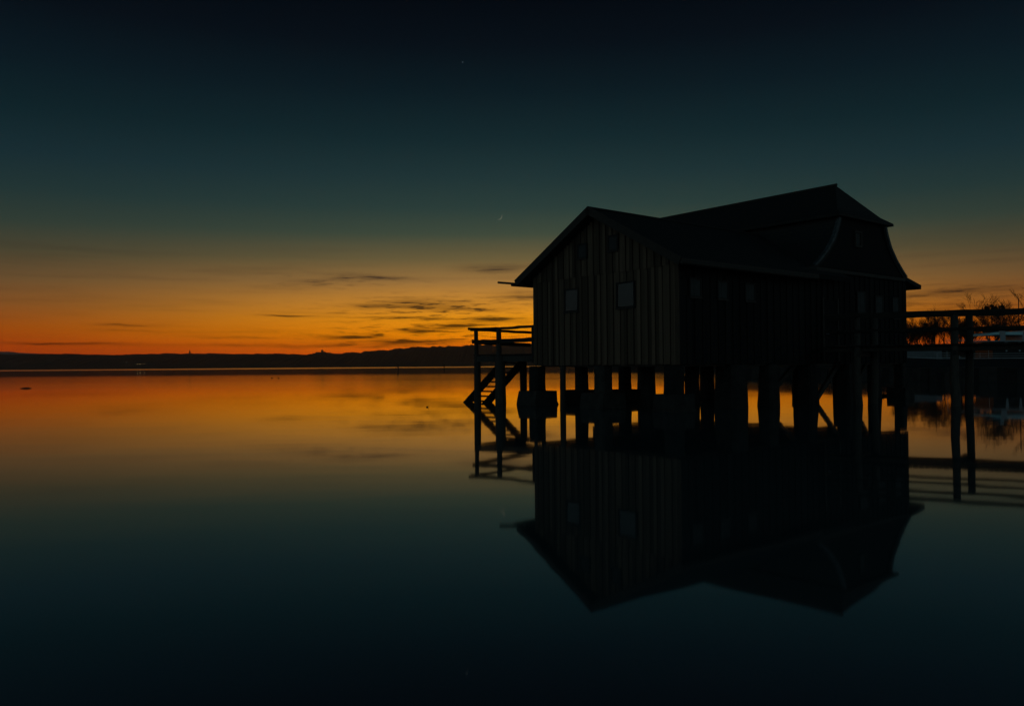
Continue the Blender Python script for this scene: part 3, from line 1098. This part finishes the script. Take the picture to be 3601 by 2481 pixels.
logobj(-37.6, 61.5, .8, .05, .1, 'dark driftwood log floating on the orange lake at far left')
logobj(16.35, 35.3, .75, .07, -.1, 'short dark log floating beside the last pile under the boathouse')


def duck(x, y, rz, s, lab):
    d = empty('duck', (x, y, 0), rz)
    m = MB()
    ring, seg = [(-.24, .10, .02), (-.20, .07, .06), (-.10, .07, .10), (.02, .06, .115), (.12, .06, .10), (.19, .07, .05)], 8
    m.tube([(a * s, 0, b_ * s) for a, b_, c in ring], [c * s for a, b_, c in ring], seg)
    m.tube([(.15 * s, 0, .10 * s), (.20 * s, 0, .18 * s), (.21 * s, 0, .24 * s), (.25 * s, 0, .27 * s), (.29 * s, 0, .265 * s)], [.05 * s, .035 * s, .04 * s, .05 * s, .03 * s], seg)
    m.build('body', M['feather'], d, True)
    MB().tube([(.288 * s, 0, .262 * s), (.35 * s, 0, .25 * s)], [.022 * s, .01 * s], 6).build('bill', M['trim'], d)
    tag(d, lab, 'duck', 'ducks on the lake')


duck(-32.6, 108.0, .3, .6, 'tiny dark duck on the orange water, left of a close pair')
duck(-31.4, 107.0, 2.6, .6, 'tiny dark duck on the orange water, right of a close pair')
duck(-3.1, 29.0, .8, .22, 'lone tiny dark duck on the water left of the steps')

# ------------------------------------------------------------------ right-hand shore
rnd = random.Random(23)
# bank: a strip of land behind the moored ship
bank_line = [(23, 250), (33, 168), (44, 128), (58, 112), (80, 104), (130, 96), (260, 90)]
vs, fs = [], []
cols = [(0, -.4), (1.2, .5), (4, 1.5), (9, 2.9), (15, 4.0), (60, 4.3), (140, 4.4)]
NB = 60
for i in range(NB + 1):
    u = i / NB * (len(bank_line) - 1)
    k = min(int(u), len(bank_line) - 2)
    f_ = u - k
    x = bank_line[k][0] * (1 - f_) + bank_line[k + 1][0] * f_
    y = bank_line[k][1] * (1 - f_) + bank_line[k + 1][1] * f_
    nx, ny = .45, .9
    for j, (d, z) in enumerate(cols):
        vs.append((x + nx * d + rnd.uniform(-.3, .3), y + ny * d + rnd.uniform(-.3, .3), z + (rnd.uniform(-.15, .15) if j else 0)))
nc = len(cols)
for i in range(NB):
    for j in range(nc - 1):
        fs.append((i * nc + j, (i + 1) * nc + j, (i + 1) * nc + j + 1, i * nc + j + 1))
bank = obj('shore', vs, fs, M['earth'])
bank['kind'] = 'structure'

# low stone mole in front of it, reaching left behind the piles
mole = empty('harbour_mole', (22.7, 77.0, 0))
tag(mole, 'low dark stone mole in the water behind the boathouse piles', 'mole')
ms = Vector((22.7, 77.0))
me_ = Vector((38.0, 54.0))
nseg = 44
for i in range(nseg):
    a = ms.lerp(me_, i / nseg)
    b_ = ms.lerp(me_, (i + .985) / nseg)
    h = 1.08 + rnd.uniform(-.06, .06)
    m = MB()
    w = 1.6 + rnd.uniform(-.1, .1)
    vs = []
    for (pt) in (a, b_):
        for (dy, z) in ((-w * .62, -1.0), (-w * .5, h), (w * .5, h), (w * .62, -1.0)):
            vs.append((pt.x - ms.x + dy * .83 + rnd.uniform(-.03, .03), pt.y - ms.y + dy * .55, z))
    obj('block', vs, [(0, 1, 2, 3), (7, 6, 5, 4), (0, 4, 5, 1), (1, 5, 6, 2), (2, 6, 7, 3), (3, 7, 4, 0)], M['stonecoping'], mole)

# --- passenger ship moored behind the jetty
SY = 90.0
sh = tag(empty('passenger_ship', (46.9, SY, -.38), R(-4)), 'white two-deck passenger ship with pale blue tarpaulin moored behind the jetty', 'ship')
# hull: bow to the left
sec = [(-3.4, .12, .9, 2.45), (-2.0, 1.2, .3, 2.35), (0, 2.2, -.3, 2.25), (4, 2.8, -.8, 2.15), (12, 3.0, -.8, 2.1), (22, 2.8, -.8, 2.15), (28, 2.2, -.6, 2.3)]
vs, fs = [], []
for (x, hw, zb, zt) in sec:
    vs += [(x, -hw, zt), (x, -hw * .93, (zt + zb) / 2), (x, -hw * .45, zb), (x, hw * .45, zb), (x, hw * .93, (zt + zb) / 2), (x, hw, zt)]
for i in range(len(sec) - 1):
    for k in range(5):
        fs.append((i * 6 + k, i * 6 + k + 1, (i + 1) * 6 + k + 1, (i + 1) * 6 + k))
    fs.append((i * 6 + 5, i * 6, (i + 1) * 6, (i + 1) * 6 + 5))
fs += [tuple(range(6)), tuple(range(len(sec) * 6 - 1, len(sec) * 6 - 7, -1))]
obj('hull', vs, fs, M['hull'], sh)
MB().bar((-3.2, -.3, 2.46), (0, -2.25, 2.29), .06, .10).build('rubbing_strake', M['white'], sh)
MB().bar((0, -2.28, 2.27), (27, -2.7, 2.2), .06, .10).build('rubbing_strake', M['white'], sh)
# lower saloon, open on the right with slanted white stanchions
MB().box(-1.9, 2.1, 1.0, 2.0, 2.3, 3.45).build('saloon_wall', M['dullwhite'], sh)
sal = MB().box(6.2, 27, -1.9, 1.9, 2.15, 4.0).build('saloon', M['dark'], sh)
for x in (7.4, 8.8, 10.3, 11.8, 13.3, 14.8, 16.5, 18.2, 20):
    MB().add([(x - .17, -2.42, 4.0), (x + .17, -2.42, 4.0), (x + .07, -2.42, 2.95), (x - .05, -2.42, 2.95), (x - .17, -2.32, 4.0), (x + .17, -2.32, 4.0), (x + .07, -2.32, 2.95), (x - .05, -2.32, 2.95)],
             [(0, 1, 2, 3), (7, 6, 5, 4), (0, 4, 5, 1), (1, 5, 6, 2), (2, 6, 7, 3), (3, 7, 4, 0)]).build('stanchion', M['white'], sh)
MB().box(5.6, 27.5, -2.6, 2.6, 4.05, 4.18).build('upper_deck', M['white'], sh)
# rails
for (x0, x1, z) in ((.0, 2.6, 2.85), (.0, 2.6, 2.62), (.0, 2.6, 2.42), (3.0, 18, 2.75), (3.0, 18, 2.5), (1.2, 5.5, 4.32), (1.2, 5.5, 4.17)):
    MB().bar((x0, -2.35, z), (x1, -2.5, z), .05, .05).build('railing', M['white'], sh)
for x in (.05, 1.1, 2.4, 3.3, 4.6, 5.5):
    MB().bar((x, -2.42, 2.2), (x, -2.42, 4.3 if x in (1.1, 5.5, 3.3) else 2.86), .04, .04).build('rail_post', M['white'], sh)
# covered upper deck: tarpaulin with raked front
MB().prism([(5.5, 4.75), (6.4, 4.82), (9.2, 4.78), (9.2, 5.10), (7.0, 5.14), (6.4, 5.10), (5.5, 4.92)], 'y', -2.3, 2.3).build('tarpaulin', M['canvas'], sh)
MB().box(6.75, 7.3, -2.45, -2.31, 4.19, 5.2).build('canvas_flap', M['white'], sh)
MB().box(6.7, 7.45, -.8, .8, 5.15, 5.75).build('wheelhouse', M['hull'], sh)
MB().prism([(7.5, 5.15), (8.1, 5.15), (7.95, 5.85), (7.46, 5.85)], 'y', -.5, .5).build('funnel', M['white'], sh)
cb = MB().box(9.22, 20, -2.2, 2.2, 4.19, 5.25).build('cabin', M['white'], sh)
for k in range(6):
    MB().box(9.65 + k * 1.6, 10.7 + k * 1.6, -2.23, -2.205, 4.45, 5.0).build('pane', M['dark'], cb)
MB().tube([(9.9, -.3, 5.26), (9.9, -.3, 8.9)], [.06, .05], 6).build('mast', M['hull'], sh)


# --- bare trees, shrubs
def grow(m, m2, p0, d, ln, r, lv, maxlv, rn, spread, up):
    nseg = 3 if lv < 2 else 2
    pts, rads = [Vector(p0)], [r]
    dd = Vector(d)
    for i in range(nseg):
        dd = (dd + Vector((rn.uniform(-.16, .16), rn.uniform(-.16, .16), rn.uniform(-.05, .14)))).normalized()
        pts.append(pts[-1] + dd * (ln / nseg))
        rads.append(r * (1 - .32 * (i + 1) / nseg))
    tgt = m if lv < 2 else m2
    tgt.tube(pts, rads, 6 if lv == 0 else 4 if lv < 3 else 3, False)
    if lv >= maxlv:
        return
    kids = rn.randint(3, 4) if lv < 2 else rn.randint(2, 4)
    for k in range(kids):
        f = rn.uniform(.35, 1.0) if k else 1.0
        i = min(int(f * nseg), nseg - 1)
        q = pts[i].lerp(pts[i + 1], f * nseg - i)
        ax = Vector((rn.uniform(-1, 1), rn.uniform(-1, 1), rn.uniform(-.25, .5)))
        nd = (dd + ax.normalized() * spread * rn.uniform(.6, 1.2) + Vector((0, 0, up))).normalized()
        grow(m, m2, q, nd, ln * rn.uniform(.58, .82), max(rads[i] * rn.uniform(.5, .7), .012), lv + 1, maxlv, rn, spread, up)


def bare_tree(x, y, h, seed, lab, maxlv=6, spread=.75, z=None, r=None, stems=1, clumps=(), name='bare_tree', cat='tree', up=.08):
    rn = random.Random(seed)
    if z is None:
        z = 3.6 if y > 138 else 1.3
    t_ = tag(empty(name, (x, y, z)), lab, cat, 'bare trees on the right shore' if cat == 'tree' else 'shrubs on the right shore')
    m, m2 = MB(), MB()
    for s in range(stems):
        dx = 0 if stems == 1 else rn.uniform(-1, 1) * h * .22
        grow(m, m2, (dx, rn.uniform(-.4, .4) if stems > 1 else 0, -.3), (rn.uniform(-.12, .12), 0, 1), h * (.30 if stems == 1 else .34) * rn.uniform(.85, 1.1), r or h * .018, 0, maxlv, rn, spread, up)
    top = sorted(v[2] for v in m2.v)[int(len(m2.v) * .97)]
    k = h / top
    for mm in (m, m2):
        mm.v = [(a * k, b_ * k, c * k) for a, b_, c in mm.v]
    m.build('trunk', M['bark'], t_)
    m2.build('crown', M['twig'], t_)
    for (cx, cz, cr_) in clumps:
        c = MB()
        for q in range(170):
            v = Vector((rn.gauss(0, 1), rn.gauss(0, 1), rn.gauss(0, 1))).normalized()
            a = v * cr_ * rn.uniform(.1, .5)
            b_ = v * cr_ * rn.uniform(.8, 1.08)
            s_ = v.cross(Vector((rn.uniform(-1, 1), rn.uniform(-1, 1), rn.uniform(-1, 1)))).normalized() * .07
            c.add([a - s_ * .4, a + s_ * .4, b_ + s_, b_ - s_], [(0, 1, 2, 3)])
        o = c.build('mistletoe', M['mistle'], t_)
        o.location = (cx, 0, cz)


TY = 118.0
bare_tree((2246 - 1158) / F * TY, TY, 9.5, 3, 'bare tree hung with round mistletoe clumps behind the ship', 6, .8,
          clumps=((.05 - .85, 8.1, .36), (-.1, 8.45, .22), (.3, 7.9, .52), (.75, 7.5, .34), (1.4, 8.15, .46), (-.35, 7.45, .34), (-4.3, 5.0, .36)))
bare_tree((2322 - 1158) / F * 128, 128, 10.6, 7, 'tall spreading bare tree at the right edge, behind the ship', 6, .85)
bare_tree((2286 - 1158) / F * 134, 134, 9.2, 9, 'bare tree between the mistletoe tree and the right edge', 6, .8)
bare_tree((2222 - 1158) / F * 112, 112, 6.0, 14, 'low bushy bare tree left of the mistletoe tree', 6, .95)
bare_tree((2268 - 1158) / F * 110, 110, 6.2, 15, 'low bushy bare tree right of the mistletoe tree', 6, .95)
bare_tree((2306 - 1158) / F * 112, 112, 6.4, 16, 'low bushy bare tree behind the ship cabin at the right edge', 6, .95)
bare_tree((2074 - 1158) / F * 160, 160, 7.0, 21, 'round-headed bare tree nearest the rear wing, seen above the jetty rail', 6, .8)
bare_tree((2062 - 1158) / F * 172, 172, 6.4, 22, 'small bare tree touching the rear wing wall, behind the jetty', 6, .8)
bare_tree((2110 - 1158) / F * 158, 158, 8.0, 25, 'upright bare tree with few steep limbs, left of the jetty posts', 5, .5, up=.25)
bare_tree((2094 - 1158) / F * 168, 168, 6.0, 26, 'small hazy bare tree between the round-headed and upright ones', 6, .8)
bare_tree((2136 - 1158) / F * 160, 160, 7.6, 28, 'dense bare tree just left of the nearer jetty post', 6, .8)
bare_tree((2177 - 1158) / F * 150, 150, 7.2, 31, 'bare tree framed between the two jetty posts', 6, .8)
bare_tree((2200 - 1158) / F * 158, 158, 6.0, 32, 'small bare tree just right of the farther jetty post', 6, .8)
SHR = ['low shrub against the rear wing wall, under the jetty mid rail', 'low shrub on the shore, second from the rear wing wall',
       'low shrub on the shore, third from the rear wing wall', 'low shrub on the shore left of the nearer jetty post',
       'low shrub on the shore between the jetty posts', 'low shrub on the shore right of the farther jetty post']
for k, px in enumerate((2058, 2080, 2101, 2126, 2174, 2206)):
    bare_tree((px - 1158) / F * 140, 140 + (k % 2) * 5, 4.4 + .5 * (k % 3), 41 + k, SHR[k], 5, .8, stems=6, name='shrub', cat='shrub', r=.07, up=.2)

# reeds and dry grass along the bank
rn = random.Random(77)
m = MB()
for i in range(9000):
    u = rn.random() * 4.2
    k = min(int(u), len(bank_line) - 2)
    f_ = u - k
    x = bank_line[k][0] * (1 - f_) + bank_line[k + 1][0] * f_ + rn.uniform(0, 10)
    y = bank_line[k][1] * (1 - f_) + bank_line[k + 1][1] * f_ + rn.uniform(2, 16)
    h = rn.uniform(.8, 2.3)
    z = 1.4
    lx, ly = rn.uniform(-.3, .3), rn.uniform(-.3, .3)
    w = rn.uniform(.02, .05)
    m.add([(x - w, y, z - .3), (x + w, y, z - .3), (x + lx, y + ly, z + h)], [(0, 1, 2)])
reeds = m.build('reeds', M['reed'])
reeds['kind'] = 'stuff'
tag(reeds, 'dry reeds and tall grass along the right shore', 'reeds')

# ------------------------------------------------------------------ evening haze
hz = bpy.data.materials.new('haze')
hz.use_nodes = True
ht = hz.node_tree
for n in list(ht.nodes):
    ht.nodes.remove(n)
pv = ht.nodes.new('ShaderNodeVolumePrincipled')
pv.inputs['Color'].default_value = (0.92, 0.86, 0.82, 1)
pv.inputs['Density'].default_value = 0.00006
pv.inputs['Anisotropy'].default_value = 0.7
hout = ht.nodes.new('ShaderNodeOutputMaterial')
ht.links.new(pv.outputs[0], hout.inputs['Volume'])
haze = MB().box(-7000, 7500, -60, 6500, -3, 140).build('haze', hz)
haze['kind'] = 'stuff'
tag(haze, 'thin evening haze over the lake and hills', 'haze')
